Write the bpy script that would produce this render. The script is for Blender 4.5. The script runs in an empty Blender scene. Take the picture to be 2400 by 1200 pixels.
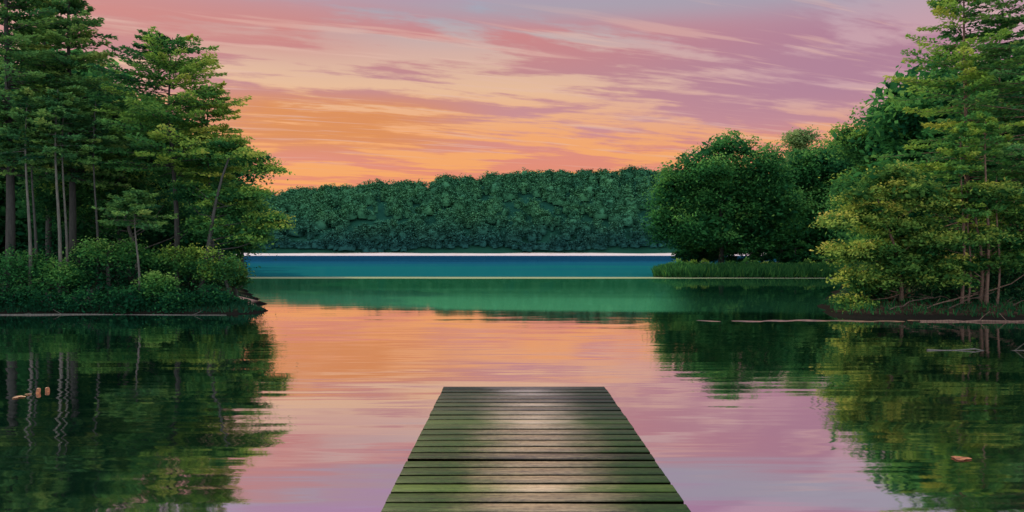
import bpy, math, numpy as np
from mathutils import Vector
R = np.random.default_rng(7)
scene = bpy.context.scene
scene.view_settings.view_transform = 'Standard'
scene.view_settings.look = 'None'
scene.view_settings.exposure = 0
COL = scene.collection
HC, F = 3.0, 1800.0

def lin(c):
    c = [x/255.0 for x in c]
    return tuple([(x/12.92 if x <= 0.04045 else ((x+0.055)/1.055)**2.4) for x in c] + [1.0])
def P(px, py, d):
    return np.array([(px-1200)/F*d, d, HC-(py-590)/F*d])

# ---------------------------------------------------------------- node helper
class NT:
    def __init__(s, tree):
        s.t = tree; tree.nodes.clear()
    def n(s, typ, **kw):
        nd = s.t.nodes.new(typ)
        for k, v in kw.items():
            if k.startswith('_'): setattr(nd, k[1:], v)
        return nd
    def l(s, a, b): s.t.links.new(a, b)
    def setin(s, sock, v):
        if isinstance(v, bpy.types.NodeSocket): s.l(v, sock)
        else: sock.default_value = v
    def math(s, op, a, b=None, c=None, clamp=False):
        nd = s.t.nodes.new('ShaderNodeMath'); nd.operation = op; nd.use_clamp = clamp
        s.setin(nd.inputs[0], a)
        if b is not None: s.setin(nd.inputs[1], b)
        if c is not None: s.setin(nd.inputs[2], c)
        return nd.outputs[0]
    def smooth(s, v, a, b, lo=0.0, hi=1.0):
        nd = s.t.nodes.new('ShaderNodeMapRange'); nd.interpolation_type = 'SMOOTHSTEP'
        s.setin(nd.inputs[0], v); nd.inputs[1].default_value = a; nd.inputs[2].default_value = b
        nd.inputs[3].default_value = lo; nd.inputs[4].default_value = hi
        return nd.outputs[0]
    def comb(s, x, y, z):
        nd = s.t.nodes.new('ShaderNodeCombineXYZ')
        s.setin(nd.inputs[0], x); s.setin(nd.inputs[1], y); s.setin(nd.inputs[2], z)
        return nd.outputs[0]
    def sep(s, v):
        nd = s.t.nodes.new('ShaderNodeSeparateXYZ'); s.l(v, nd.inputs[0]); return nd.outputs
    def noise(s, v, scale, detail=4, rough=0.55, dist=0.0):
        nd = s.t.nodes.new('ShaderNodeTexNoise')
        if v is not None: s.l(v, nd.inputs['Vector'])
        nd.inputs['Scale'].default_value = scale; nd.inputs['Detail'].default_value = detail
        nd.inputs['Roughness'].default_value = rough; nd.inputs['Distortion'].default_value = dist
        return nd.outputs[0]
    def ramp(s, v, stops, interp='LINEAR'):
        nd = s.t.nodes.new('ShaderNodeValToRGB'); nd.color_ramp.interpolation = interp
        el = nd.color_ramp.elements
        el[0].position, el[0].color = stops[0]; el[1].position, el[1].color = stops[-1]
        for p, c in stops[1:-1]:
            e = el.new(p); e.color = c
        s.setin(nd.inputs[0], v); return nd.outputs[0]
    def mix(s, f, a, b):
        nd = s.t.nodes.new('ShaderNodeMix'); nd.data_type = 'RGBA'
        s.setin(nd.inputs[0], f); s.setin(nd.inputs[6], a); s.setin(nd.inputs[7], b)
        return nd.outputs[2]
    def mixsh(s, f, a, b):
        nd = s.t.nodes.new('ShaderNodeMixShader')
        s.setin(nd.inputs[0], f); s.l(a, nd.inputs[1]); s.l(b, nd.inputs[2]); return nd.outputs[0]

def new_mat(name):
    m = bpy.data.materials.new(name); m.use_nodes = True
    return m, NT(m.node_tree)
def out(n, sh):
    o = n.n('ShaderNodeOutputMaterial'); n.l(sh, o.inputs[0])

# ---------------------------------------------------------------- world
SUN_AZ, SUN_EL = math.radians(-46), math.radians(24)
w = bpy.data.worlds.new("World"); scene.world = w; w.use_nodes = True
n = NT(w.node_tree)
tc = n.n('ShaderNodeTexCoord')
x, y, z = n.sep(tc.outputs['Generated'])
zc = n.math('MAXIMUM', z, 0.0)
base = n.ramp(zc, [(0.0, lin((245,150,88))), (0.09, lin((247,166,96))), (0.15, lin((243,168,110))),
    (0.205, lin((233,188,152))), (0.25, lin((214,176,164))), (0.297, lin((166,168,182))),
    (0.332, lin((186,156,188))), (0.5, lin((176,152,200))), (1.0, lin((160,170,205)))])
cloud = n.ramp(zc, [(0.0, lin((232,138,98))), (0.09, lin((232,140,108))), (0.13, lin((222,140,124))), (0.16, lin((206,144,146))),
    (0.22, lin((194,138,142))), (0.27, lin((204,134,134))), (0.305, lin((182,154,168))),
    (0.332, lin((184,144,178))), (0.5, lin((168,140,186))), (1.0, lin((150,150,185)))])
den = n.math('ADD', zc, 0.06)
qx = n.math('DIVIDE', x, den); qy = n.math('DIVIDE', y, den)
al = n.math('ADD', n.math('MULTIPLY', qx, 0.94), n.math('MULTIPLY', qy, 0.34))
ac = n.math('SUBTRACT', n.math('MULTIPLY', qy, 0.94), n.math('MULTIPLY', qx, 0.34))
wrp = n.noise(n.comb(n.math('MULTIPLY', al, 0.6), n.math('MULTIPLY', ac, 0.9), 2.0), 1.0, 2, 0.5)
ac = n.math('ADD', ac, n.math('MULTIPLY', n.math('SUBTRACT', wrp, 0.5), 0.35))
v1 = n.comb(n.math('MULTIPLY', al, 1.15), n.math('MULTIPLY', ac, 2.4), 13.1)
v2 = n.comb(n.math('MULTIPLY', al, 1.2), n.math('MULTIPLY', ac, 7.0), 9.0)
v3 = n.comb(n.math('MULTIPLY', al, 0.35), n.math('MULTIPLY', ac, 0.6), 5.0)
c1 = n.noise(v1, 1.0, 6, 0.6, 0.15)
c2 = n.noise(v2, 1.0, 4, 0.58, 0.1)
c3 = n.noise(v3, 1.0, 2, 0.5, 0.3)
s = n.math('ADD', n.math('ADD', n.math('MULTIPLY', c1, 0.68), n.math('MULTIPLY', c2, 0.30)), n.math('MULTIPLY', c3, 0.22))
m = n.smooth(s, 0.545, 0.64)
col = n.mix(m, base, cloud)
rt = n.math('MULTIPLY', n.smooth(x, 0.0, 0.40), n.smooth(zc, 0.12, 0.2))
mauve = n.mix(m, lin((198,158,172)), lin((176,130,154)))
mv = n.mix(n.math('MULTIPLY', n.math('MULTIPLY', n.smooth(zc,0.25,0.30), n.smooth(zc,0.34,0.315)), 0.6), mauve, lin((172,168,184)))
col = n.mix(n.math('MULTIPLY', rt, n.smooth(zc, 0.5, 0.34, 0.3, 0.85)), col, mv)
ox = n.math('MULTIPLY', n.smooth(x, -0.45, -0.28), n.smooth(x, 0.02, -0.18))
oz = n.math('MULTIPLY', n.smooth(zc, 0.11, 0.15), n.smooth(zc, 0.21, 0.175))
col = n.mix(n.math('MULTIPLY', n.math('MULTIPLY', n.math('MULTIPLY', ox, oz), 0.85), n.smooth(s, 0.52, 0.60)), col, lin((224,142,70)))
px_ = n.smooth(x, -0.08, -0.3)
pz_ = n.math('MULTIPLY', n.smooth(zc, 0.22, 0.255), n.smooth(zc, 0.32, 0.28))
col = n.mix(n.math('MULTIPLY', n.math('MULTIPLY', px_, pz_), 0.5), col, lin((210,138,128)))
tpx = n.math('MULTIPLY', n.smooth(x, -0.2, 0.0), n.smooth(zc, 0.275, 0.305))
col = n.mix(n.math('MULTIPLY', n.math('MULTIPLY', tpx, n.smooth(zc, 0.33, 0.315)), 0.45), col, lin((160,168,182)))
v4 = n.comb(n.math('MULTIPLY', al, 1.1), n.math('MULTIPLY', ac, 10.0), 1.0)
c4 = n.noise(v4, 1.0, 3, 0.6, 0.0)
cs = n.math('MULTIPLY', n.smooth(c4, 0.54, 0.66), n.math('MULTIPLY', n.smooth(zc, 0.08, 0.14), n.smooth(zc, 0.32, 0.27)))
col = n.mix(n.math('MULTIPLY', cs, 0.42), col, lin((230,188,172)))
bk = n.smooth(y, 0.15, -0.4)
col = n.mix(bk, col, lin((210,208,210)))
bg1 = n.n('ShaderNodeBackground'); n.l(col, bg1.inputs[0])
stg = n.math('ADD', 0.97, n.math('MULTIPLY', n.math('MAXIMUM', bk, n.smooth(zc, 0.5, 0.8)), 1.35))
n.l(stg, bg1.inputs[1])
sky = n.n('ShaderNodeTexSky'); sky.sky_type = 'NISHITA'; sky.sun_disc = False
sky.sun_elevation = SUN_EL; sky.sun_rotation = SUN_AZ
bg2 = n.n('ShaderNodeBackground'); n.l(sky.outputs[0], bg2.inputs[0]); bg2.inputs[1].default_value = 0.003
ad = n.n('ShaderNodeAddShader'); n.l(bg1.outputs[0], ad.inputs[0]); n.l(bg2.outputs[0], ad.inputs[1])
o = n.n('ShaderNodeOutputWorld'); n.l(ad.outputs[0], o.inputs[0])

sl = bpy.data.lights.new("sun", 'SUN'); sl.energy = 4.2; sl.angle = math.radians(0.5); sl.color = (1.0, 0.80, 0.50)
so = bpy.data.objects.new("sun", sl); COL.objects.link(so)
sd = Vector((math.sin(SUN_AZ)*math.cos(SUN_EL), math.cos(SUN_AZ)*math.cos(SUN_EL), math.sin(SUN_EL)))
so.rotation_euler = sd.to_track_quat('Z', 'Y').to_euler()

cam = bpy.data.cameras.new("camera"); co = bpy.data.objects.new("camera", cam); COL.objects.link(co)
co.location = (0, 0, HC); co.rotation_euler = (math.pi/2, 0, 0)
cam.sensor_width = 36; cam.lens = 27; cam.shift_y = -10/2400; cam.clip_end = 6000; cam.clip_start = 0.1
scene.camera = co

# ---------------------------------------------------------------- terrain
LP = [(-900,24),(-60,33),(-40,35.5),(-26,36.6),(-18,37.4),(-15,36.9),(-12.6,36.8),(-12.1,38),(-14.2,44),(-18.5,54),(-25,70),(-31,88),(-38,110),(-60,160),(-100,250),(-900,420)]
RP = [(900,22),(60,31),(22,33.6),(17,34.2),(15.2,35.2),(15.4,38.5),(20.5,50),(29.5,68),(38,84),(37,88),(28,88.6),(18.2,89.2),(16.6,91),(19,100),(24,118),(42,150),(90,240),(900,420)]
def sdist(X, Y, poly):
    X = np.asarray(X, float); Y = np.asarray(Y, float)
    d = np.full(X.shape, 1e9); inside = np.zeros(X.shape, bool)
    k = len(poly)
    for i in range(k):
        ax, ay = poly[i]; bx, by = poly[(i+1) % k]
        ex, ey = bx-ax, by-ay
        t = np.clip(((X-ax)*ex+(Y-ay)*ey)/(ex*ex+ey*ey), 0, 1)
        d = np.minimum(d, np.hypot(X-ax-t*ex, Y-ay-t*ey))
        cnd = ((ay > Y) != (by > Y)) & (X < (bx-ax)*(Y-ay)/((by-ay) if by != ay else 1e-9)+ax)
        inside ^= cnd
    return np.where(inside, d, -d)
def wob(X, Y):
    return (np.sin(X*1.3+Y*0.7)+np.sin(X*0.53-Y*1.1+1.3)+np.sin(X*2.9+Y*2.1+0.4)*0.5)/2.5
def ridge(X):
    px = 1200+X/700*1800
    return np.interp(px, [-600,0,300,620,900,1150,1250,1500,1700,2000,3000], [430,455,452,450,426,414,397,400,395,390,360])
def land_s(X, Y):
    s = np.maximum(sdist(X, Y, LP), sdist(X, Y, RP))
    return s + 0.35*wob(X, Y)
def ground_h(X, Y):
    X = np.asarray(X, float); Y = np.asarray(Y, float)
    s = land_s(X, Y)
    h = np.where(s > 0, 0.5*(1-np.exp(-s*0.9))+np.minimum(s*0.05, 1.6), np.maximum(s*0.35, -1.6)) + np.where(s > 0.3, 0.08*wob(X*1.7, Y*1.4), 0)
    zr = (590-ridge(X))/1800*720+HC-9
    t = np.clip((Y-604)/116, 0, 1)
    hh = np.where(Y > 604, 2.0 + (zr-2.0)*(1-(1-t)**1.5) + 2.0*np.sin(X*0.045)*np.sin(Y*0.05), -1.6)
    hh = np.where(Y > 720, np.maximum(zr-(Y-720)*0.04, 10), hh)
    e = np.clip((Y-590)/14, 0, 1)
    hh = np.where((Y > 590) & (Y <= 604), -1.6+3.6*e, hh)
    return np.maximum(h, hh)
def mk_mesh(name, V, Fq, mats, tint=None, smooth=False):
    me = bpy.data.meshes.new(name)
    V = np.asarray(V, np.float32); Fq = np.asarray(Fq, np.int32)
    k = Fq.shape[1]
    me.vertices.add(len(V)); me.vertices.foreach_set('co', V.ravel())
    me.loops.add(Fq.size); me.loops.foreach_set('vertex_index', Fq.ravel())
    me.polygons.add(len(Fq)); me.polygons.foreach_set('loop_start', np.arange(0, Fq.size, k, dtype=np.int32))
    me.polygons.foreach_set('loop_total', np.full(len(Fq), k, np.int32))
    if smooth: me.polygons.foreach_set('use_smooth', np.ones(len(Fq), bool))
    if tint is not None:
        a = me.attributes.new('tint', 'FLOAT', 'POINT'); a.data.foreach_set('value', np.asarray(tint, np.float32))
    me.materials.append(mats); me.update(calc_edges=True)
    return me
def grid_obj(name, xs, ys, hf, mat):
    X, Y = np.meshgrid(xs, ys); Z = hf(X, Y)
    V = np.stack([X.ravel(), Y.ravel(), Z.ravel()], 1)
    nx, ny = len(xs), len(ys)
    i, j = np.meshgrid(np.arange(nx-1), np.arange(ny-1))
    a = (j*nx+i).ravel()
    Fq = np.stack([a, a+1, a+nx+1, a+nx], 1)
    ob = bpy.data.objects.new(name, mk_mesh(name, V, Fq, mat, smooth=True)); COL.objects.link(ob); return ob

mg, n = new_mat("forest_floor")
tc = n.n('ShaderNodeTexCoord'); ov = tc.outputs['Object']
nz = n.noise(ov, 0.8, 8, 0.6)
c = n.ramp(nz, [(0.3, (0.010,0.018,0.010,1)), (0.5, (0.022,0.040,0.016,1)), (0.65, (0.06,0.055,0.03,1)), (0.8,(0.03,0.06,0.02,1))])
gx, gy, gz = n.sep(ov)
earth = n.ramp(n.noise(ov, 3.0, 6, 0.65), [(0.35,(0.012,0.010,0.008,1)),(0.6,(0.05,0.034,0.025,1)),(0.75,(0.13,0.085,0.065,1))])
c = n.mix(n.math('MULTIPLY', n.smooth(gx, 13.5, 14.5), n.math('MULTIPLY', n.smooth(gy, 30, 31), n.smooth(gy, 46, 42))), c, earth)
sandf = n.math('MULTIPLY', n.math('MULTIPLY', n.smooth(gx, -17.5, -15.0), n.smooth(gx, -8.0, -9.0)), n.math('MULTIPLY', n.smooth(gy, 38.0, 39.5), n.smooth(gy, 60, 55)))
c = n.mix(n.math('MULTIPLY', sandf, n.smooth(nz, 0.3, 0.5)), c, (0.42,0.30,0.22,1))
wet = n.smooth(gz, 0.12, 0.28)
c = n.mix(wet, (0.012,0.012,0.010,1), c)
c = n.mix(n.smooth(gy, 560, 590), c, (0.012,0.065,0.045,1))
bs = n.n('ShaderNodeBsdfDiffuse'); n.l(c, bs.inputs['Color'])
bm = n.n('ShaderNodeBump'); bm.inputs['Strength'].default_value = 0.6; bm.inputs['Distance'].default_value = 0.1
n.l(n.noise(ov, 5, 6), bm.inputs['Height']); n.l(bm.outputs[0], bs.inputs['Normal']); out(n, bs.outputs[0])
xs = np.concatenate([np.linspace(-900,-85,70), np.arange(-84,84,0.7), np.linspace(85,900,70)])
ys = np.concatenate([np.linspace(-200,18,15), np.arange(19,140,0.7), np.linspace(141,588,60), np.arange(590,730,5.0), np.linspace(732,2500,20)])
g = grid_obj("ground", xs, ys, ground_h, mg); g["kind"] = "structure"; g["label"] = "dark mossy lake shore ground and wooded far slope"

mb, n = new_mat("pale_sand")
tc = n.n('ShaderNodeTexCoord'); nz = n.noise(tc.outputs['Object'], 0.15, 5)
bs = n.n('ShaderNodeBsdfPrincipled'); n.l(n.ramp(nz, [(0.3,(0.78,0.67,0.56,1)),(0.7,(0.88,0.79,0.70,1))]), bs.inputs['Base Color'])
bs.inputs['Roughness'].default_value = 0.6; out(n, bs.outputs[0])
mb2, n = new_mat("wet_brown_sand")
tc = n.n('ShaderNodeTexCoord'); nz = n.noise(tc.outputs['Object'], 2.5, 6)
bs = n.n('ShaderNodeBsdfPrincipled'); n.l(n.ramp(nz, [(0.35,(0.03,0.025,0.02,1)),(0.65,(0.20,0.12,0.075,1))]), bs.inputs['Base Color'])
bs.inputs['Roughness'].default_value = 0.5; out(n, bs.outputs[0])
bx = np.linspace(-900, 900, 260); by = np.array([584.0, 590, 596, 602, 606])
def bh(X, Y): return np.interp(Y, by, [-0.6, 0.3, 1.1, 1.9, 2.2]) + 0.10*np.sin(X*0.11)
b = grid_obj("sand_beach", bx, by, bh, mb); b["kind"] = "structure"; b["label"] = "thin strip of pale sand along the far shore"

# ---------------------------------------------------------------- water
mw, n = new_mat("lake_water")
geo = n.n('ShaderNodeNewGeometry'); pos = geo.outputs['Position']
x, y, z = n.sep(pos)
ra = n.comb(n.math('MULTIPLY', x, 0.10), n.math('MULTIPLY', y, 0.9), 0.0)
rb = n.comb(n.math('MULTIPLY', x, 0.3), n.math('MULTIPLY', y, 4.0), 4.0)
rc = n.comb(n.math('MULTIPLY', x, 0.022), n.math('MULTIPLY', y, 0.12), 7.0)
na = n.math('SUBTRACT', n.noise(ra, 1.0, 3, 0.55, 0.2), 0.5)
nb = n.math('SUBTRACT', n.noise(rb, 1.0, 3, 0.55, 0.1), 0.5)
nc = n.math('SUBTRACT', n.noise(rc, 1.0, 2, 0.5, 0.2), 0.5)
nxn = n.math('SUBTRACT', n.noise(n.comb(n.math('MULTIPLY', x, 0.2), n.math('MULTIPLY', y, 3.2), 12.0), 1.0, 3, 0.5), 0.5)
calm = n.smooth(y, 28.0, 42.0, 1.0, 0.25)
ty = n.math('MULTIPLY', n.math('ADD', n.math('MULTIPLY', na, 0.042), n.math('MULTIPLY', nb, 0.034)), calm)
ty = n.math('ADD', ty, n.math('MULTIPLY', nc, 0.012))
ty = n.math('ADD', ty, 0.0125)
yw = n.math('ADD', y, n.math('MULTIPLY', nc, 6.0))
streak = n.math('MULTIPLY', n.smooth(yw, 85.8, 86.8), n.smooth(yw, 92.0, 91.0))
tx = n.math('MULTIPLY', nxn, 0.06)
nrm = n.n('ShaderNodeVectorMath', _operation='NORMALIZE')
n.l(n.comb(tx, n.math('MULTIPLY', ty, -1.0), 1.0), nrm.inputs[0])
gl = n.n('ShaderNodeBsdfGlossy'); gl.inputs['Color'].default_value = (0.95,0.91,0.93,1); gl.inputs['Roughness'].default_value = 0.035
n.l(nrm.outputs[0], gl.inputs['Normal'])
df = n.n('ShaderNodeBsdfDiffuse'); df.inputs['Color'].default_value = (0.002,0.022,0.016,1)
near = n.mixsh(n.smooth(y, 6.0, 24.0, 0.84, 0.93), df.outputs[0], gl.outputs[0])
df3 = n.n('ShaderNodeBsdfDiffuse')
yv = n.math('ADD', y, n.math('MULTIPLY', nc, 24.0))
n.l(n.mix(n.smooth(yv, 42.0, 66.0), (0.040,0.22,0.10,1), (0.007,0.075,0.030,1)), df3.inputs['Color'])  # green band paints the hill's reflection into the diffuse colour
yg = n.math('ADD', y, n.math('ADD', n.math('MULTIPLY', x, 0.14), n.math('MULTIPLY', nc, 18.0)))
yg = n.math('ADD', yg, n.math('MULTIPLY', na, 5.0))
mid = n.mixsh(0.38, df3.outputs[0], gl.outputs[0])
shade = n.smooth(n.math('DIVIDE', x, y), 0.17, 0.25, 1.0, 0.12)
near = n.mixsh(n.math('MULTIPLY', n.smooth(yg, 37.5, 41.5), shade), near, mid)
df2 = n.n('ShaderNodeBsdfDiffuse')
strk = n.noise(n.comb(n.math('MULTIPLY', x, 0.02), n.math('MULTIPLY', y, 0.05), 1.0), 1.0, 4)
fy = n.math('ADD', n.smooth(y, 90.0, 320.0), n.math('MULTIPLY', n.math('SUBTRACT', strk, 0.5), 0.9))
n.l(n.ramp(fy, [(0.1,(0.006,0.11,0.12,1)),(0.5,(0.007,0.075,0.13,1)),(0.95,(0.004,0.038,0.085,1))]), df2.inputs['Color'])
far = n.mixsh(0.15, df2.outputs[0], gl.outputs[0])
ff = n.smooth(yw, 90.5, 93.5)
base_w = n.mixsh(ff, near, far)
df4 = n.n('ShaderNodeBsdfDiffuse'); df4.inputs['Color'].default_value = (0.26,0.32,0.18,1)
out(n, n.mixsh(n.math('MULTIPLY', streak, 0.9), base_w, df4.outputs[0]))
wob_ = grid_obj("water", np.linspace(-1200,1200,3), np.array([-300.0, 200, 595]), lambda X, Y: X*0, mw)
wob_["kind"] = "structure"; wob_["label"] = "calm lake water mirroring trees and sunset clouds"

# ---------------------------------------------------------------- foliage materials
def leaf_mat(name, stops, trans=0.42, zramp=None):
    mt, n = new_mat(name)
    at = n.n('ShaderNodeAttribute'); at.attribute_name = 'tint'
    geo = n.n('ShaderNodeNewGeometry')
    nz = n.noise(geo.outputs['Position'], 1.1 if not zramp else 0.045, 3)
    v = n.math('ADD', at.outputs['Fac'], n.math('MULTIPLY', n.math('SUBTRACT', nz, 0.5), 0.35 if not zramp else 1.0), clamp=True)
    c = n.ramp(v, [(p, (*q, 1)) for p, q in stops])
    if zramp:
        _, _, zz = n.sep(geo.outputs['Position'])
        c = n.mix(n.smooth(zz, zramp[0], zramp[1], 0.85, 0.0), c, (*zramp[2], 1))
    d = n.n('ShaderNodeBsdfDiffuse'); n.l(c, d.inputs[0])
    if trans <= 0: out(n, d.outputs[0]); return mt
    t = n.n('ShaderNodeBsdfTranslucent'); n.l(c, t.inputs[0])
    out(n, n.mixsh(trans, d.outputs[0], t.outputs[0])); return mt
M_dark = leaf_mat("dark_pine_foliage", [(0,(0.012,0.065,0.035)),(0.4,(0.056,0.19,0.065)),(0.75,(0.16,0.33,0.08)),(1,(0.28,0.38,0.10))])
M_mid = leaf_mat("green_foliage", [(0,(0.012,0.07,0.030)),(0.4,(0.06,0.21,0.055)),(0.75,(0.20,0.36,0.06)),(1,(0.38,0.43,0.08))])
M_yel = leaf_mat("yellow_green_foliage", [(0,(0.012,0.07,0.022)),(0.35,(0.09,0.21,0.045)),(0.7,(0.28,0.36,0.065)),(1,(0.50,0.46,0.11))])
M_deep = leaf_mat("deep_green_foliage", [(0,(0.008,0.06,0.028)),(0.45,(0.040,0.18,0.050)),(0.85,(0.12,0.31,0.07)),(1,(0.20,0.38,0.09))])
M_pale = leaf_mat("hazy_pale_foliage", [(0,(0.06,0.14,0.06)),(0.5,(0.18,0.30,0.11)),(1,(0.32,0.42,0.15))])
M_far = leaf_mat("hazy_far_foliage", [(0,(0.022,0.105,0.065)),(0.5,(0.044,0.165,0.084)),(1,(0.085,0.25,0.105))], 0, (3.0, 40.0, (0.014,0.070,0.080)))  # bluish haze is painted into the lower foliage colour
def bark_mat(name, a, b_):
    mt, n = new_mat(name); tc = n.n('ShaderNodeTexCoord')
    mp = n.n('ShaderNodeMapping'); mp.inputs['Scale'].default_value = (6,6,1.2); n.l(tc.outputs['Object'], mp.inputs[0])
    nz = n.noise(mp.outputs[0], 2.0, 6, 0.65)
    bs = n.n('ShaderNodeBsdfPrincipled'); n.l(n.ramp(nz, [(0.3,(*a,1)),(0.7,(*b_,1))]), bs.inputs['Base Color']); bs.inputs['Roughness'].default_value = 0.9
    bm = n.n('ShaderNodeBump'); bm.inputs['Distance'].default_value = 0.03; n.l(nz, bm.inputs['Height']); n.l(bm.outputs[0], bs.inputs['Normal'])
    out(n, bs.outputs[0]); return mt
B_dark = bark_mat("dark_bark", (0.012,0.016,0.016), (0.045,0.05,0.045))
B_pale = bark_mat("pale_bark", (0.03,0.04,0.04), (0.11,0.11,0.09))
B_brown = bark_mat("brown_bark", (0.05,0.033,0.026), (0.17,0.11,0.08))
B_wet = bark_mat("wet_brown_bark", (0.02,0.014,0.011), (0.085,0.055,0.042))

def leaves(C, size, tint, up=0.5, flat=None, width=0.55, dirs=None):
    N = len(C)
    nrm = R.normal(size=(N,3)); nrm /= np.linalg.norm(nrm, axis=1)[:,None]
    nrm[:,2] = np.abs(nrm[:,2]); nrm += np.array([0,0,up]); nrm /= np.linalg.norm(nrm, axis=1)[:,None]
    r = R.normal(size=(N,3)) if dirs is None else dirs + R.normal(size=(N,3))*0.45
    u = r - (r*nrm).sum(1)[:,None]*nrm; u /= np.linalg.norm(u, axis=1)[:,None]
    v = np.cross(nrm, u)
    s = (size*R.uniform(0.6, 1.25, N))[:,None]
    a = C - u*s*0.5; b = C + v*s*width*0.5 + u*s*0.05; c = C + u*s*0.5; d = C - v*s*width*0.5 + u*s*0.05
    V = np.stack([a,b,c,d], 1).reshape(-1,3)
    return V, np.arange(4*N).reshape(-1,4), np.repeat(tint, 4)

def tube_arr(pts, rad, sides=7):
    pts = np.array(pts, float); k = len(pts)
    V = []
    for i in range(k):
        t = pts[min(i+1,k-1)]-pts[max(i-1,0)]; t /= np.linalg.norm(t)+1e-9
        r = np.array([1,0,0]) if abs(t[0]) < 0.8 else np.array([0,1,0])
        a = np.cross(t, r); a /= np.linalg.norm(a); b_ = np.cross(t, a)
        for j in range(sides):
            q = 2*math.pi*j/sides
            V.append(pts[i]+rad[i]*(a*math.cos(q)+b_*math.sin(q)))
    Fq = []
    for i in range(k-1):
        for j in range(sides):
            Fq.append((i*sides+j, i*sides+(j+1)%sides, (i+1)*sides+(j+1)%sides, (i+1)*sides+j))
    return np.array(V), np.array(Fq)
def join(parts):
    V = []; Fq = []; o_ = 0
    for v, f in parts:
        V.append(v); Fq.append(f+o_); o_ += len(v)
    return np.concatenate(V), np.concatenate(Fq)

def add_thing(name, loc, parts, label, cat, group=None):
    e = bpy.data.objects.new(name, None); e.empty_display_size = 0.3; COL.objects.link(e); e.location = loc
    e["label"] = label; e["category"] = cat
    if group: e["group"] = group
    for pn, me in parts:
        ob = bpy.data.objects.new(pn, me); COL.objects.link(ob); ob.parent = e
    return e
def copy_thing(src, loc, rotz, sc):
    e = src.copy(); COL.objects.link(e); e.location = loc; e.rotation_euler = (0,0,rotz); e.scale = sc
    for ch in src.children:
        c_ = ch.copy(); COL.objects.link(c_); c_.parent = e
    return e

def broad_meshes(lobes, hbase, leaf, nclump, per, mat, bark, trunk_r=0.25, stems=1, flatz=0.5, tone=0.0, crad=0.9, tx=0.0, core=0):
    L = np.array(lobes, float)
    vol = (L[:,3]*L[:,5])**1.0; pr = vol/vol.sum()
    idx = R.choice(len(L), nclump, p=pr)
    dv = R.normal(size=(nclump,3)); dv /= np.linalg.norm(dv, axis=1)[:,None]
    rr = R.uniform(0,1,nclump)**0.38
    CC = L[idx,:3] + dv*rr[:,None]*L[idx,3:6]
    cr = crad*R.uniform(0.55,1.25,nclump)
    zmin, zmax = (L[:,2]-L[:,5]).min(), (L[:,2]+L[:,5]).max()
    xmid = L[:,0].mean(); xr = max(1.0, np.abs(L[:,0]-xmid).max()+L[:,3].max())
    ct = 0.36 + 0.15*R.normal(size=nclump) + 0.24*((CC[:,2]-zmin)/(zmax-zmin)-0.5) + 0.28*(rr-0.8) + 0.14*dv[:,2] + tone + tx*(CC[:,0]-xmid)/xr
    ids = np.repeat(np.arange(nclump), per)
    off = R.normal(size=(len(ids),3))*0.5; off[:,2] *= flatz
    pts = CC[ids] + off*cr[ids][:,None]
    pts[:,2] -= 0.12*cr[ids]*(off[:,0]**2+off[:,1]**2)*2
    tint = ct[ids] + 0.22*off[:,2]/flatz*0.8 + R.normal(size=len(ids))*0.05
    sz = np.full(len(ids), leaf)
    if core:
        ci = R.choice(len(L), core, p=pr); cd = R.normal(size=(core,3)); cd /= np.linalg.norm(cd,axis=1)[:,None]
        cp = L[ci,:3]+cd*(R.uniform(0,1,core)**0.5*0.82)[:,None]*L[ci,3:6]
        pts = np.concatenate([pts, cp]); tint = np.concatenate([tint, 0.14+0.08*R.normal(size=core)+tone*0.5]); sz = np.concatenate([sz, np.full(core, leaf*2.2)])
    V, Fq, T = leaves(pts, sz, np.clip(tint,0,1), 0.45)
    crown = mk_mesh("crown", V, Fq, mat, T)
    parts = []
    ztop = zmin + 0.8*(zmax-zmin)
    cx, cy = L[:,0].mean(), L[:,1].mean()
    for s_ in range(stems):
        bx_, by_ = (0,0) if stems == 1 else R.uniform(-0.4,0.4,2)*trunk_r*6
        k = 8; t = np.linspace(0,1,k)
        P_ = np.stack([bx_+(cx-bx_)*t**1.6+0.12*np.sin(t*5+s_), by_+(cy*0.3-by_)*t**1.6+0.1*np.cos(t*4+s_*2), -0.3+(ztop+0.3)*t],1)
        rad = trunk_r*(1-0.8*t)+0.02; rad[0] *= 1.5
        parts.append(tube_arr(P_, rad, 9))
        nb_ = min(16, nclump)
        for q in R.choice(nclump, nb_, replace=False):
            tgt = CC[q]; ti = np.clip((tgt[2]-R.uniform(0.3,0.5)*np.hypot(tgt[0]-cx, tgt[1]-cy))/ztop, 0.12, 0.93)
            st = np.array([np.interp(ti, t, P_[:,0]), np.interp(ti, t, P_[:,1]), np.interp(ti, t, P_[:,2])])
            r0 = trunk_r*(1-0.85*ti)*0.5
            mid = (st+tgt)/2 + np.array([0,0,-0.12*np.linalg.norm(tgt-st)*0.5]) + R.normal(size=3)*0.1
            parts.append(tube_arr([st, mid, tgt], [r0, r0*0.6, 0.012], 5))
    V, Fq = join(parts)
    return [("trunk", mk_mesh("trunk", V, Fq, bark, smooth=True)), ("crown", crown)]

def px_tree(name, bpx, d, lob, leaf, nclump, per, mat, bark, label, cat="tree", back=0.0, **kw):
    X = (bpx-1200)/F*d; z0 = float(ground_h(X, d)); loc = np.array([X, d, z0])
    L = []
    for lb in lob:
        px, py, rx, rz = lb[:4]; dy = back + (lb[4] if len(lb) > 4 else R.uniform(-0.3,0.3)*rx/F*d)
        c_ = P(px, py, d) - loc; rX = rx/F*d; L.append((c_[0], dy, c_[2], rX, min(rX, 4.5), rz/F*d))
    return add_thing(name, tuple(loc), broad_meshes(L, z0, leaf, nclump, per, mat, bark, **kw), label, cat)

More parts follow.
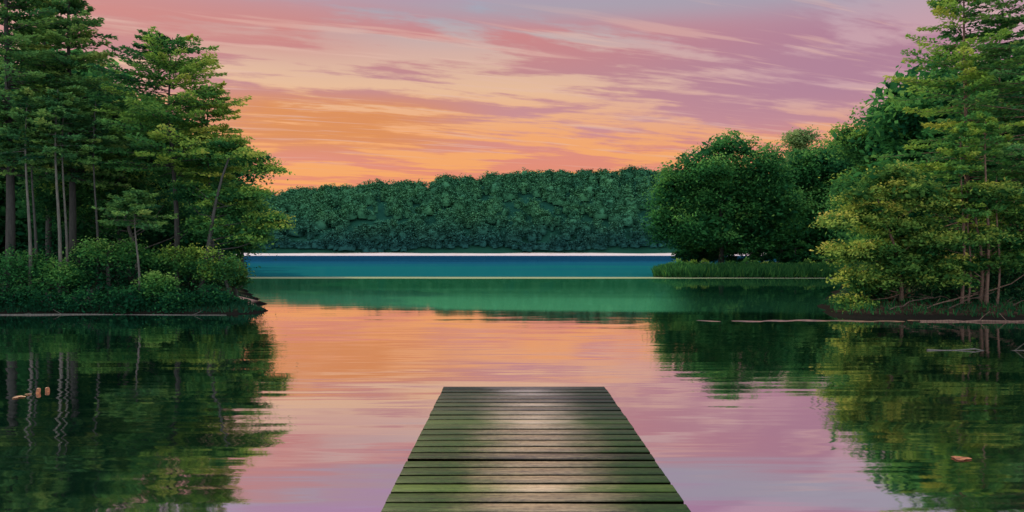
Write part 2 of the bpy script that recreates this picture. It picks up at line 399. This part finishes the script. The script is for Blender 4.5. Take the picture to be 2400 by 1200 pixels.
def conifer_meshes(h, rad, zb, mat, bark, nbr=190, per=150, leaf=0.24, trunk_r=0.25, power=0.75, tone=0.0, lift=0.0, bend=0.1, tx=0.0):
    parts = []; k = 10; t = np.linspace(0,1,k)
    ax = bend*np.sin(t*6); P_ = np.stack([ax, 0.08*np.cos(t*5), -0.3+(h+0.3)*t],1)
    rr = trunk_r*(1-0.93*t)+0.01; rr[0] *= 1.4
    parts.append(tube_arr(P_, rr, 9))
    Cs=[];Ts=[];Ds=[]
    for i in range(nbr):
        f = (i+R.uniform(0,1))/nbr; zz = zb+(h-zb)*f*0.985
        az = R.uniform(0, 2*math.pi)
        prof = (1-f)**power*(0.55+0.45*min(1, f/0.12+0.3))
        ln = rad*prof*R.uniform(0.6,1.15)+0.25
        dr = np.array([math.cos(az), math.sin(az), 0]); lat = np.array([-dr[1], dr[0], 0])
        slope = R.uniform(-0.16, 0.12)+0.2*f+lift
        s_ = R.uniform(0.10, 1, per)**0.8
        zc_ = slope*ln*s_ - 0.10*ln*s_**2*(1-f) + 0.10*ln*np.maximum(s_-0.7,0)
        wd = (0.30*ln*(1.15-s_)*np.minimum(1, s_*3)+0.10)
        lt = R.uniform(-1,1,per)
        st = np.array([np.interp(zz, P_[:,2], P_[:,0]), np.interp(zz, P_[:,2], P_[:,1]), zz])
        C = st + dr*(ln*s_)[:,None] + lat*(lt*wd)[:,None] + np.array([0,0,1])*(zc_ + R.normal(size=per)*0.05 - 0.08*np.abs(lt)*wd)[:,None]
        Cs.append(C); Ds.append(np.tile(dr, (per,1)) + lat*np.sign(lt)[:,None]*0.8)
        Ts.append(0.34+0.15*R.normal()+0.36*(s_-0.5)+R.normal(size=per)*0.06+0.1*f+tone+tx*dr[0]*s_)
        e_ = st+dr*ln*0.9+np.array([0,0,slope*ln*0.9-0.08*ln*(1-f)]); md = st+dr*ln*0.5+np.array([0,0,slope*ln*0.5-0.02*ln])
        r0 = max(0.02, trunk_r*(1-0.93*zz/h)*0.35)
        parts.append(tube_arr([st, md, e_], [r0, r0*0.6, 0.008], 4))
    C = np.concatenate(Cs); T = np.concatenate(Ts); D = np.concatenate(Ds)
    V, Fq, T = leaves(C, np.full(len(C), leaf), np.clip(T,0,1), 0.9, dirs=D, width=0.45)
    tv, tf = join(parts)
    return [("trunk", mk_mesh("trunk", tv, tf, bark, smooth=True)), ("crown", mk_mesh("crown", V, Fq, mat, T))]
def px_conifer(bpx, d, topy, r_px, basey, mat, bark, label, **kw):
    X = (bpx-1200)/F*d; z0 = float(ground_h(X, d))
    h = P(bpx, topy, d)[2]-z0; zb = P(bpx, basey, d)[2]-z0
    return add_thing("pine_tree", (X, d, z0), conifer_meshes(h, r_px/F*d, zb, mat, bark, **kw), label, "tree")

# ---------------------------------------------------------------- LEFT BANK
px_conifer(166, 43, -170, 180, 420, M_dark, B_dark, "tall dark pine with layered branches on the bank", nbr=175, per=150, trunk_r=0.22, leaf=0.28, tone=0.10, tx=0.1)
px_conifer(20, 41, -260, 200, 410, M_dark, B_dark, "tall dark pine with dense drooping boughs", nbr=185, per=150, trunk_r=0.26, leaf=0.28, tone=0.08)
px_conifer(110, 49, -60, 150, 390, M_dark, B_dark, "slender dark pine among taller pines", nbr=150, per=130, trunk_r=0.2, leaf=0.29, tone=0.0)
px_conifer(406, 42, 88, 190, 410, M_mid, B_dark, "tall airy tree with a feathery green crown and dark trunk", nbr=135, per=200, trunk_r=0.16, leaf=0.24, power=0.32, tone=0.06, lift=0.08, bend=0.2, tx=0.28)
px_conifer(492, 44, 200, 108, 430, M_mid, B_dark, "shorter feathery green tree beside a taller one", nbr=70, per=160, trunk_r=0.1, leaf=0.24, power=0.38, tone=0.10, lift=0.08, bend=0.15, tx=0.28)
px_conifer(275, 47, 240, 120, 440, M_dark, B_dark, "shorter dense green tree between tall ones", nbr=95, per=140, trunk_r=0.12, leaf=0.27, power=0.42, tone=0.06, lift=0.05)
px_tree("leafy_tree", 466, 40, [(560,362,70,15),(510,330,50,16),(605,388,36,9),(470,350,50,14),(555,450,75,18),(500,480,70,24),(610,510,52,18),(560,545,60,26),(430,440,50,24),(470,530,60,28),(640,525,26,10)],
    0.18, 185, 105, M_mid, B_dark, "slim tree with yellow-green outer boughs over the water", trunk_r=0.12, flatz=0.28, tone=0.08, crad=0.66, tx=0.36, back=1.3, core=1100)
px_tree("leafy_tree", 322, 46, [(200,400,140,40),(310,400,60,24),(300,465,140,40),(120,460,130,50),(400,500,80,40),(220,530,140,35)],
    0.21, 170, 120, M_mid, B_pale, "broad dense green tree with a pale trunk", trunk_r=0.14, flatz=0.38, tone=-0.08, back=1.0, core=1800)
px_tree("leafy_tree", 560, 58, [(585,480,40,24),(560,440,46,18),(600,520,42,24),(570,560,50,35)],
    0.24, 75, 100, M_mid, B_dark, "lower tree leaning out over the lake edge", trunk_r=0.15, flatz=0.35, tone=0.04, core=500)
for px_, d_, pr, bk in [(66,38.6,0.09,B_pale),(136,38.8,0.10,B_pale),(152,39.2,0.07,B_pale),(80,39.6,0.08,B_dark),(225,40,0.07,B_dark),(-30,40,0.15,B_pale),(322,38.4,0.06,B_pale)]:
    X = (px_-1200)/F*d_; z0 = float(ground_h(X,d_))
    hh = 9.5+R.uniform(0,2)
    if px_ == 322: hh = 5.6
    add_thing("slender_tree", (X,d_,z0), conifer_meshes(hh, 1.9, hh*0.68, M_dark, bk, nbr=38, per=100, trunk_r=pr, power=0.6), "slender tree with a long bare trunk at the wood edge", "tree")
def shrub(px, d, py, rx, rz, mat, label, n1=28, per=110, leaf=0.16, tone=0.0):
    k = 4
    lob = [(px,py,rx*0.8,rz)] + [(px+R.uniform(-0.6,0.6)*rx, py+R.uniform(-0.1,0.7)*rz, rx*R.uniform(0.4,0.6), rz*R.uniform(0.5,0.8)) for _ in range(k)]
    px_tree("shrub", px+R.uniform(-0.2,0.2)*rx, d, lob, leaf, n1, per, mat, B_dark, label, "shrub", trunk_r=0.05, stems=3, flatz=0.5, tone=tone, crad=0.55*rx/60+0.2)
shrub(255, 39.8, 590, 80, 30, M_deep, "light green leafy shrub below tall trees", 42, 100, tone=0.2)
shrub(150, 38.9, 640, 70, 26, M_deep, "low rounded green shrub on the bank", 32, 100, tone=0.14)
shrub(40, 38.9, 620, 80, 36, M_deep, "low rounded green shrub on the bank", 38, 100, tone=-0.08)
shrub(420, 40.2, 600, 50, 36, M_mid, "light green leafy shrub below tall trees", 38, 105, tone=0.08)
shrub(525, 39.8, 615, 50, 44, M_mid, "light green leafy shrub below tall trees", 42, 105, tone=0.1)
shrub(375, 38.6, 665, 50, 24, M_deep, "light green leafy shrub below tall trees", 30, 100, tone=0.12)
shrub(555, 41, 640, 26, 40, M_yel, "small yellow-green bush at the water edge", 24, 90, tone=-0.06)
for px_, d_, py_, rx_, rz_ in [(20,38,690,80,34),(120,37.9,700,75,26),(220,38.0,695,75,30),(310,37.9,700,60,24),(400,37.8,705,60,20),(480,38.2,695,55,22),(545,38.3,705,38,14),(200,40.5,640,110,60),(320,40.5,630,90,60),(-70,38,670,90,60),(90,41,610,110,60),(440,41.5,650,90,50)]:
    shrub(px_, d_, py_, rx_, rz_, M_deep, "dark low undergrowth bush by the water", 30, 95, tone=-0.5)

# ---------------------------------------------------------------- RIGHT BANK
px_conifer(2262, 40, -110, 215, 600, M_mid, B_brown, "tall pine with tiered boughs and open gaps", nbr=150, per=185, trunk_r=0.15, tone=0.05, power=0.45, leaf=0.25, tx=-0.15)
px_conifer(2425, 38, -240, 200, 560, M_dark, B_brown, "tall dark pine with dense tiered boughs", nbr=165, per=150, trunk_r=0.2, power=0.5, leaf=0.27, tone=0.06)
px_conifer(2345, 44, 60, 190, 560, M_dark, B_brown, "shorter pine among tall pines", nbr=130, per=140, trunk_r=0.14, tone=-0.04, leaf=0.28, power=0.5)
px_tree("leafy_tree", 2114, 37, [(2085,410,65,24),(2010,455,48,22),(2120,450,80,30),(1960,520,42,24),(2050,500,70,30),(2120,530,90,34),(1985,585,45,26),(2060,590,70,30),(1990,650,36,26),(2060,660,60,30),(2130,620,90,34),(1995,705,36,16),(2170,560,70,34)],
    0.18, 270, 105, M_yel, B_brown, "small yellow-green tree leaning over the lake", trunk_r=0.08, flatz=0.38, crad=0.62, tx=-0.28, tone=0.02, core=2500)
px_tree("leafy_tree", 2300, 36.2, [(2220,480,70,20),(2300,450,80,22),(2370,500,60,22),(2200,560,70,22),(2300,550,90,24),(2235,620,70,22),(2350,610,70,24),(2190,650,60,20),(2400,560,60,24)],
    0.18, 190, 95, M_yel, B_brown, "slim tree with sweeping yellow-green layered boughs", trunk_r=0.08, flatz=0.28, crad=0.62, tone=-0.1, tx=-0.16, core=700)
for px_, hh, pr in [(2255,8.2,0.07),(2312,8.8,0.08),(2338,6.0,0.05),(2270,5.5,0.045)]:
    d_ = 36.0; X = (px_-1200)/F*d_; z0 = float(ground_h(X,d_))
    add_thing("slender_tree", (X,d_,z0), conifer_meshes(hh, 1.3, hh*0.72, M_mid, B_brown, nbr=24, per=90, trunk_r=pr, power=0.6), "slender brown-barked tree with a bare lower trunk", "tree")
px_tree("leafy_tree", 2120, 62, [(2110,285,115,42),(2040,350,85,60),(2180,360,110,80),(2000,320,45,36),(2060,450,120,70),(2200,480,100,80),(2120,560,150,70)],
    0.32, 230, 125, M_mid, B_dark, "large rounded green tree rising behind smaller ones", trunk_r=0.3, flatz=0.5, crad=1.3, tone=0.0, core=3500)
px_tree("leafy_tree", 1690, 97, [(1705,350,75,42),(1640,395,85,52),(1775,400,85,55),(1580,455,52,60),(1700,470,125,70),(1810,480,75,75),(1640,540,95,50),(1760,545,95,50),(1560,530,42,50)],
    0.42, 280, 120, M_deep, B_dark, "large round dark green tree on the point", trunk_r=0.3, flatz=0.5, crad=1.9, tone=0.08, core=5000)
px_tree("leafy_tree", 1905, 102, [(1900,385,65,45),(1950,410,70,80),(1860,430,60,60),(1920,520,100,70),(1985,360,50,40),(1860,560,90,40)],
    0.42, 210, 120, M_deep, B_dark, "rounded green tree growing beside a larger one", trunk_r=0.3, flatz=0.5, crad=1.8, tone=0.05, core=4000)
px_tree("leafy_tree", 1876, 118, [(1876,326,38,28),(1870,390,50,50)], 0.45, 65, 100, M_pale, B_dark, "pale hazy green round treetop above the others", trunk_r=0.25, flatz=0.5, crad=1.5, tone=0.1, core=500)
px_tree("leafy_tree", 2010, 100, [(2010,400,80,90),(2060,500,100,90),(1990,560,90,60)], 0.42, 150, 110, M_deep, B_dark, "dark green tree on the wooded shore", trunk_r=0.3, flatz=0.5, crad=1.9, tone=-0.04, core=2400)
for px_ in range(1610, 2000, 42):
    shrub(px_+R.uniform(-8,8), 97+R.uniform(0,3), 590+R.uniform(-6,6), 40, 26, M_deep, "dark undergrowth beneath the trees of the point", 26, 70, leaf=0.4, tone=-0.2)
for px_ in range(1568, 2000, 36):
    shrub(px_+R.uniform(-8,8), 91.5+R.uniform(0,3), 624+R.uniform(-4,6), 34, 15, M_deep if R.uniform()<0.6 else M_mid, "low green shrub along the grassy point", 28, 75, leaf=0.3, tone=0.0)
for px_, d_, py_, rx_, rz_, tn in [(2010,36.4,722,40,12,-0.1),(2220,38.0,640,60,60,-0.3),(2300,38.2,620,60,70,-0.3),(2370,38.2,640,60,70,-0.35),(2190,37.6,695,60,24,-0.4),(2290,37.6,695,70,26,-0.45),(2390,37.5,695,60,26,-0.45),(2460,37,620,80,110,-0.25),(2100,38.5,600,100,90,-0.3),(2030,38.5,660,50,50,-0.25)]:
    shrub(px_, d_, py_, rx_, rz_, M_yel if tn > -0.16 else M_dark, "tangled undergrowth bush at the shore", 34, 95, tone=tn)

# ---------------------------------------------------------------- background woodland trees (copies)
protos = []
for q in range(3):
    lob = [(R.uniform(-2,2),R.uniform(-2,2),R.uniform(5,11),R.uniform(2.4,3.6),R.uniform(2.4,3.6),R.uniform(1.8,2.8)) for _ in range(6)] + [(0,0,3.5,3.7,3.7,2.8)]
    protos.append(broad_meshes(lob, 0, 0.45, 105, 100, M_deep, B_dark, trunk_r=0.25, flatz=0.5, crad=1.5, tone=-0.08, core=900))
spots = []
for px_ in range(-420, 480, 62): spots.append((px_, R.uniform(54,60), 1.25 if px_ < 240 else (1.0 if px_ < 400 else 0.75)))
for px_ in range(-300, 540, 90): spots.append((px_, R.uniform(72,82), 1.25 if px_ < 300 else 0.85))
for px_ in range(2000, 2700, 75): spots.append((px_, R.uniform(66,80), 1.15 if px_>2150 else 0.85))
for px_ in range(1620, 2500, 70): spots.append((px_, R.uniform(118,132), 1.15))
for px_ in range(2200, 2600, 60): spots.append((px_, R.uniform(50,56), 1.15))
for dd in [92,104,118,135,160]: spots.append((-0.355*F+1200-70, dd, 0.9)); spots.append((-0.355*F+1200-150, dd, 1.1))
first = {}
for i, (px_, d_, sc) in enumerate(spots):
    X = (px_-1200)/F*d_; s_ = float(land_s(X, d_))
    if s_ < 1.0: continue
    z0 = float(ground_h(X, d_)); q = i % 3; k_ = sc*R.uniform(0.85,1.12)
    if q not in first:
        e = add_thing("woodland_tree", (X,d_,z0), protos[q], "dense dark green tree in the shoreline wood", "tree", "trees of the shoreline wood")
        e.scale = (k_,k_,k_); first[q] = e
    else:
        copy_thing(first[q], (X,d_,z0), R.uniform(0,6.28), (k_,k_,k_*R.uniform(0.9,1.1)))

# ---------------------------------------------------------------- far forest (one mass): irregular crowns built of leaf sprays
N0 = 1250
xs_ = R.uniform(-290, 230, N0); ys_ = R.uniform(607, 732, N0)
edge = 90
xs_ = np.concatenate([xs_, np.linspace(-290,230,edge)+R.uniform(-2,2,edge)]); ys_ = np.concatenate([ys_, R.uniform(606.5,611,edge)])
zs_ = ground_h(xs_, ys_)
nt = len(xs_)
rs = 3.2 + 7.5*R.uniform(size=nt)**1.8
hs = 6.5 + 0.45*rs + R.uniform(0, 3.5, nt) + np.where(R.uniform(size=nt) < 0.05, 4.0, 0.0)
hs[-edge:] = R.uniform(6, 10, edge); rs[-edge:] = R.uniform(4, 7, edge)
nsub = np.clip((rs*1.9).astype(int), 6, 22); per = 24
tid = np.repeat(np.arange(nt), nsub); ns = len(tid)
sd_ = R.normal(size=(ns,3)); sd_ /= np.linalg.norm(sd_,axis=1)[:,None]; sd_[:,2] = np.abs(sd_[:,2]); sd_[:,1] = -np.abs(sd_[:,1])*0.8
rj = R.uniform(0.55, 0.98, ns)
SC = np.stack([xs_[tid]+sd_[:,0]*rs[tid]*rj, ys_[tid]+sd_[:,1]*rs[tid]*rj, zs_[tid]+hs[tid]*0.25+sd_[:,2]*hs[tid]*0.62*rj],1)
tt = 0.46+0.06*R.normal(size=nt)
st_ = tt[tid]+0.26*(sd_[:,2]*rj-0.4)-0.08*sd_[:,0]+0.06*R.normal(size=ns)  # light painted into the tint: crown tops and left sides lighter, undersides darker
ids = np.repeat(np.arange(ns), per)
of = R.normal(size=(len(ids),3))*np.array([1.25,1.25,0.85])
C = SC[ids]+of
T = st_[ids]+0.06*of[:,2]+R.normal(size=len(ids))*0.05
V2, F2, T2 = leaves(C, np.full(len(ids), 1.45), np.clip(T,0,1), 0.8, width=0.8)
# shaded inner foliage masses
NA, NB = 9, 5
th = np.linspace(0, 2*math.pi, NA, endpoint=False); phv = np.linspace(-0.6, math.pi/2, NB)
TH, PH = np.meshgrid(th, phv)
D = np.stack([np.cos(TH)*np.cos(PH), np.sin(TH)*np.cos(PH), np.sin(PH)], -1).reshape(-1,3)[None]
lump = 0.66 + R.normal(size=(nt,NA*NB))*0.08
V1 = np.stack([xs_[:,None]+D[...,0]*rs[:,None]*lump, ys_[:,None]+D[...,1]*rs[:,None]*lump, zs_[:,None]+hs[:,None]*0.22+D[...,2]*hs[:,None]*0.6*lump], -1).reshape(-1,3)
T1 = np.clip((tt[:,None]-0.02+0.1*D[...,2]+0*lump).ravel(),0,1)
j, i = np.meshgrid(np.arange(NB-1), np.arange(NA), indexing='ij')
a = (j*NA+i).ravel(); b_ = (j*NA+(i+1)%NA).ravel()
f1 = np.stack([a, b_, b_+NA, a+NA], 1)
F1 = (f1[None]+(np.arange(nt)*NA*NB)[:,None,None]).reshape(-1,4)
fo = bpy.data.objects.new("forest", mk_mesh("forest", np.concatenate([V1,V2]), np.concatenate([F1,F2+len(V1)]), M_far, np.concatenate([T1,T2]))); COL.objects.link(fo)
fo["kind"] = "stuff"; fo["label"] = "hazy green forest covering the far lakeside slope"; fo["category"] = "forest"

# ---------------------------------------------------------------- grass on banks
def grass(name, N, cond, label, hgt, region, mat, tn):
    X = R.uniform(region[0], region[1], N); Y = R.uniform(region[2], region[3], N)
    s_ = land_s(X, Y); k_ = cond(s_, X, Y); X, Y = X[k_], Y[k_]; Z = ground_h(X, Y); N = len(X)
    a = R.uniform(0, 6.28, N); w_ = R.uniform(0.02,0.05,N)*(Y/38); h_ = hgt*R.uniform(0.4,1.3,N)
    B = np.stack([X,Y,Z-0.03],1); u = np.stack([np.cos(a),np.sin(a),0*a],1)*w_[:,None]
    lean = R.normal(size=(N,2))*0.35
    tip = B+np.stack([lean[:,0]*h_, lean[:,1]*h_, h_],1)
    V = np.stack([B-u, B+u, tip+u*0.15, tip-u*0.15],1).reshape(-1,3)
    T = np.repeat(np.clip(tn+0.12*R.normal(size=N),0,1),4)
    ob = bpy.data.objects.new(name, mk_mesh(name, V, np.arange(4*N).reshape(-1,4), mat, T)); COL.objects.link(ob)
    ob["kind"] = "stuff"; ob["label"] = label; ob["category"] = "grass"
grass("grass", 30000, lambda s,X,Y: (s>0.15)&(s<3.0)&~((X>-15.5)&(Y>38.6)), "short dark grass fringing the wooded bank", 0.2, (-32,-12,36,46), M_dark, -0.1)
grass("grass", 9000, lambda s,X,Y: (s>0.3)&(s<3.0), "sparse grass tufts on the bare brown bank", 0.25, (13.5,30,33,44), M_mid, 0.0)
grass("grass", 45000, lambda s,X,Y: (s>0.1)&(s<4.0), "green grass along the low wooded point", 0.9, (16,42,86,98), M_mid, 0.22)

# ---------------------------------------------------------------- fallen wood by the water
def branch_obj(name, pts, r, bark, label, twigs=6):
    pts = np.array(pts, float); o0 = pts[0].copy(); L = pts-o0
    k = 9; t = np.linspace(0,1,k); q = np.linspace(0,1,len(L))
    Q = np.stack([np.interp(t,q,L[:,i])+R.normal(size=k)*0.03 for i in range(3)],1)
    parts = [tube_arr(Q, r*(1-0.7*t), 8)]
    for _ in range(twigs):
        i = R.integers(2,k-1); dvec = R.normal(size=3)*np.array([1,0.6,0.5]); dvec[2] = abs(dvec[2]); ln = R.uniform(0.3,0.8)
        e_ = Q[i]+dvec/np.linalg.norm(dvec)*ln
        parts.append(tube_arr([Q[i], (Q[i]+e_)/2+R.normal(size=3)*0.05, e_], [r*0.35, r*0.2, 0.008], 5))
    V, Fq = join(parts)
    ob = bpy.data.objects.new(name, mk_mesh(name, V, Fq, bark, smooth=True)); COL.objects.link(ob); ob.location = o0
    ob["label"] = label; ob["category"] = "fallen branch"
for (a, b2, r, tw, bk_) in [((2085,725),(2200,695),0.035,6,B_wet),((2130,735),(2290,690),0.04,9,B_brown),((2200,735),(2330,685),0.035,8,B_wet),((2160,738),(2060,718),0.03,5,B_wet),((2260,738),(2380,712),0.04,7,B_wet),((2320,735),(2440,698),0.035,6,B_wet)]:
    A = P(a[0],a[1],35.1); B_ = P(b2[0],b2[1],35.6)
    A[2] = max(A[2], 0.12)
    branch_obj("fallen_branch", [A, (A+B_)/2+np.array([0,0,0.1]), B_], r, bk_, "bare brown fallen branch tangled on the shore", tw)
branch_obj("driftwood_log", [(17.5,33.0,0.02),(20,32.8,0.04),(25.5,32.6,0.03)], 0.06, B_brown, "long brown log lying in shallow water", 3)
branch_obj("driftwood_log", [(-25.5,36.2,0.02),(-20,36.6,0.03),(-13.5,36.3,0.02)], 0.05, B_pale, "long pale log lying along the water edge", 3)
branch_obj("driftwood_log", [(12.6,23.4,0.01),(14.5,23.3,0.02),(17.5,23.4,0.01)], 0.028, B_pale, "thin pale pole floating on dark water", 1)
sx = np.linspace(7.6, 19, 80); sy = np.linspace(32.6, 34.0, 14)
def sbh(X, Y): return 0.05*np.cos((Y-33.3-0.2*np.sin(X*1.1))/0.6*1.9)*np.maximum(np.sin((X-7.6)/11.4*math.pi),0)**0.5-0.026+0.014*np.sin(X*4+Y*3)
sb = grid_obj("sand_bar", sx, sy, sbh, mb2); sb["kind"] = "structure"; sb["label"] = "thin wet sand bar just above the water"

# ---------------------------------------------------------------- small orange floats and drifting leaves
mo, n = new_mat("faded_orange_paint")
tc = n.n('ShaderNodeTexCoord'); nz = n.noise(tc.outputs['Object'], 14, 4)
bs = n.n('ShaderNodeBsdfPrincipled'); n.l(n.ramp(nz, [(0.35,(0.12,0.05,0.02,1)),(0.6,(0.34,0.14,0.05,1))]), bs.inputs['Base Color']); bs.inputs['Roughness'].default_value = 0.7; out(n, bs.outputs[0])
for k_, px_ in enumerate((89, 112)):
    A = P(px_, 925, 16.3+0.2*k_)
    v, f = tube_arr([(0,0,-0.10),(0,0,-0.06),(0.004,0,0.05),(0.006,0,0.10),(0.006,0,0.115),(0.006,0,0.12)], [0.03,0.04,0.043,0.040,0.034,0.004], 14)
    me = mk_mesh("marker_float", v, f, mo, smooth=False)
    ob = bpy.data.objects.new("marker_float", me); COL.objects.link(ob); ob.location = (A[0], 16.3+0.2*k_, -0.01-0.02*k_); ob.rotation_euler = (0.1,0.16-0.3*k_,0.4*k_)
    ob["label"] = "small faded orange float bobbing on dark water"; ob["category"] = "float"; ob["group"] = "orange floats on the water"
for px_, py_, sz in [(46,931,0.11),(66,925,0.06),(35,934,0.05),(2253,1076,0.13)]:
    d_ = 3.0*1800/(py_-590); X = (px_-1200)/F*d_
    k = 14; an = np.linspace(0,2*math.pi,k,endpoint=False); rr = sz*(0.75+0.25*np.cos(3*an)+R.normal(size=k)*0.06)
    ring = np.stack([rr*np.cos(an)*1.3, rr*np.sin(an), 0.006+0.010*np.abs(np.sin(an*1.5))],1); inner = ring*np.array([0.35,0.35,1]); cen = ring*np.array([0.02,0.02,1])
    V = np.concatenate([ring, inner, cen]); Fq = [(q+l*k, (q+1)%k+l*k, (q+1)%k+(l+1)*k, q+(l+1)*k) for l in range(2) for q in range(k)]
    ob = bpy.data.objects.new("fallen_leaf", mk_mesh("fallen_leaf", V, Fq, mo)); COL.objects.link(ob); ob.location = (X, d_, 0.004)
    ob["label"] = "curled orange leaf drifting on dark water"; ob["category"] = "leaf"; ob["group"] = "orange leaves on the water"

# ---------------------------------------------------------------- dock
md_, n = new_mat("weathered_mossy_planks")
tc = n.n('ShaderNodeTexCoord'); ov = tc.outputs['Object']; x, y, z = n.sep(ov)
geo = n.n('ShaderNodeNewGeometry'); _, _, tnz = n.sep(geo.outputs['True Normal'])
at = n.n('ShaderNodeAttribute'); at.attribute_name = 'tint'
gr = n.noise(n.comb(n.math('MULTIPLY', x, 2.2), n.math('MULTIPLY', y, 34.0), z), 1.0, 6, 0.7)
pt = n.noise(n.comb(n.math('MULTIPLY', x, 1.4), n.math('MULTIPLY', y, 3.2), 0.0), 1.0, 6, 0.7)
spk = n.noise(n.comb(n.math('MULTIPLY', x, 14.0), n.math('MULTIPLY', y, 26.0), 3.0), 1.0, 3, 0.6)
wear_sheen = n.math('ADD', n.math('ABSOLUTE', n.math('SUBTRACT', x, 0.08)), n.math('MULTIPLY', n.math('SUBTRACT', pt, 0.5), 1.1))
wear_sheen = n.math('ADD', wear_sheen, n.math('MULTIPLY', n.math('SUBTRACT', at.outputs['Fac'], 0.45), 0.2))
wf = n.smooth(wear_sheen, 0.0, 1.05)  # worn tan centre, which also carries the sunset sheen as painted colour
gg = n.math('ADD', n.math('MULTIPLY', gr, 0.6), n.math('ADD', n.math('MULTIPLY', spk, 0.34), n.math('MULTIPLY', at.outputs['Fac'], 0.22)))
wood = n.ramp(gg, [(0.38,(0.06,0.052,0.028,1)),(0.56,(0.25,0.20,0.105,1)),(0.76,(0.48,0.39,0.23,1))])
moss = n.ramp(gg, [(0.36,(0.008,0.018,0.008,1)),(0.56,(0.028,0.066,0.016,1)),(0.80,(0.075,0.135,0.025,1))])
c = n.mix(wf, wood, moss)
farf = n.smooth(y, 8.5, 13.8)
grey = n.mix(wf, n.mix(n.smooth(gg, 0.4, 0.75), (0.07,0.07,0.05,1), (0.33,0.30,0.23,1)), (0.034,0.050,0.034,1))  # paler middle continues the painted sheen to the far end
c = n.mix(n.math('MULTIPLY', farf, 0.85), c, grey)
c = n.mix(n.smooth(tnz, 0.85, 0.5), c, (0.002,0.002,0.001,1))  # plank sides painted near-black, putting the shade of the gaps into the colour
bs = n.n('ShaderNodeBsdfPrincipled'); n.l(c, bs.inputs['Base Color']); n.l(n.math('ADD', n.math('MULTIPLY', gr, 0.4), 0.26), bs.inputs['Roughness'])
n.l(n.math('MULTIPLY', n.smooth(wf, 0.0, 1.0, 0.5, 0.1), n.smooth(tnz, 0.5, 0.85)), bs.inputs['Specular IOR Level'])
bm = n.n('ShaderNodeBump'); bm.inputs['Distance'].default_value = 0.008; bm.inputs['Strength'].default_value = 0.8; n.l(gr, bm.inputs['Height']); n.l(bm.outputs[0], bs.inputs['Normal'])
out(n, bs.outputs[0])
def box(x0,x1,y0,y1,z0,z1,bv=0.008):
    v = [(x0,y0,z0),(x1,y0,z0),(x1,y1,z0),(x0,y1,z0),(x0,y0,z1-bv),(x1,y0,z1-bv),(x1,y1,z1-bv),(x0,y1,z1-bv),
         (x0+bv,y0+bv,z1),(x1-bv,y0+bv,z1),(x1-bv,y1-bv,z1),(x0+bv,y1-bv,z1)]
    f = [(0,3,2,1),(0,1,5,4),(1,2,6,5),(2,3,7,6),(3,0,4,7),(4,5,9,8),(5,6,10,9),(6,7,11,10),(7,4,8,11),(8,9,10,11)]
    return np.array(v, float), np.array(f)
DT = 0.55; half = 1.465
parts = []; tints = []; yy = -3.0; pitch = 0.31
while yy < 13.85:
    j = R.normal()*0.003; dz = R.normal()*0.003; gap = R.uniform(0.05,0.085)
    v, f = box(-half+j, half+j, yy, yy+pitch-gap, DT-0.05, DT+dz)
    v[:,2] += (v[:,0])*R.normal()*0.0015
    parts.append((v,f)); tints += [float(np.clip(R.normal()*0.4+0.45,-0.3,1.2))]*len(v); yy += pitch
V, Fq = join(parts)
dock = bpy.data.objects.new("wooden_dock", None); COL.objects.link(dock); dock.location = (0.225,0,0)
dock["label"] = "weathered mossy wooden plank dock reaching over the lake"; dock["category"] = "dock"
def child(nm, me):
    ob = bpy.data.objects.new(nm, me); COL.objects.link(ob); ob.parent = dock; return ob
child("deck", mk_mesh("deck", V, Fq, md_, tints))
for xx in (-1.3, -0.45, 0.45, 1.3):
    v, f = box(xx-0.06, xx+0.06, -3, 13.7, DT-0.27, DT-0.065); child("beam", mk_mesh("beam", v, f, B_dark))
for yy in (0.5, 4.8, 9.1, 13.3):
    for xx in (-1.17, 1.17):
        v, f = tube_arr([(xx,yy,-2.0),(xx,yy,-0.5),(xx,yy,DT-0.075)], [0.1,0.1,0.095], 12); child("pile", mk_mesh("pile", v, f, B_dark, smooth=True))
print("done")
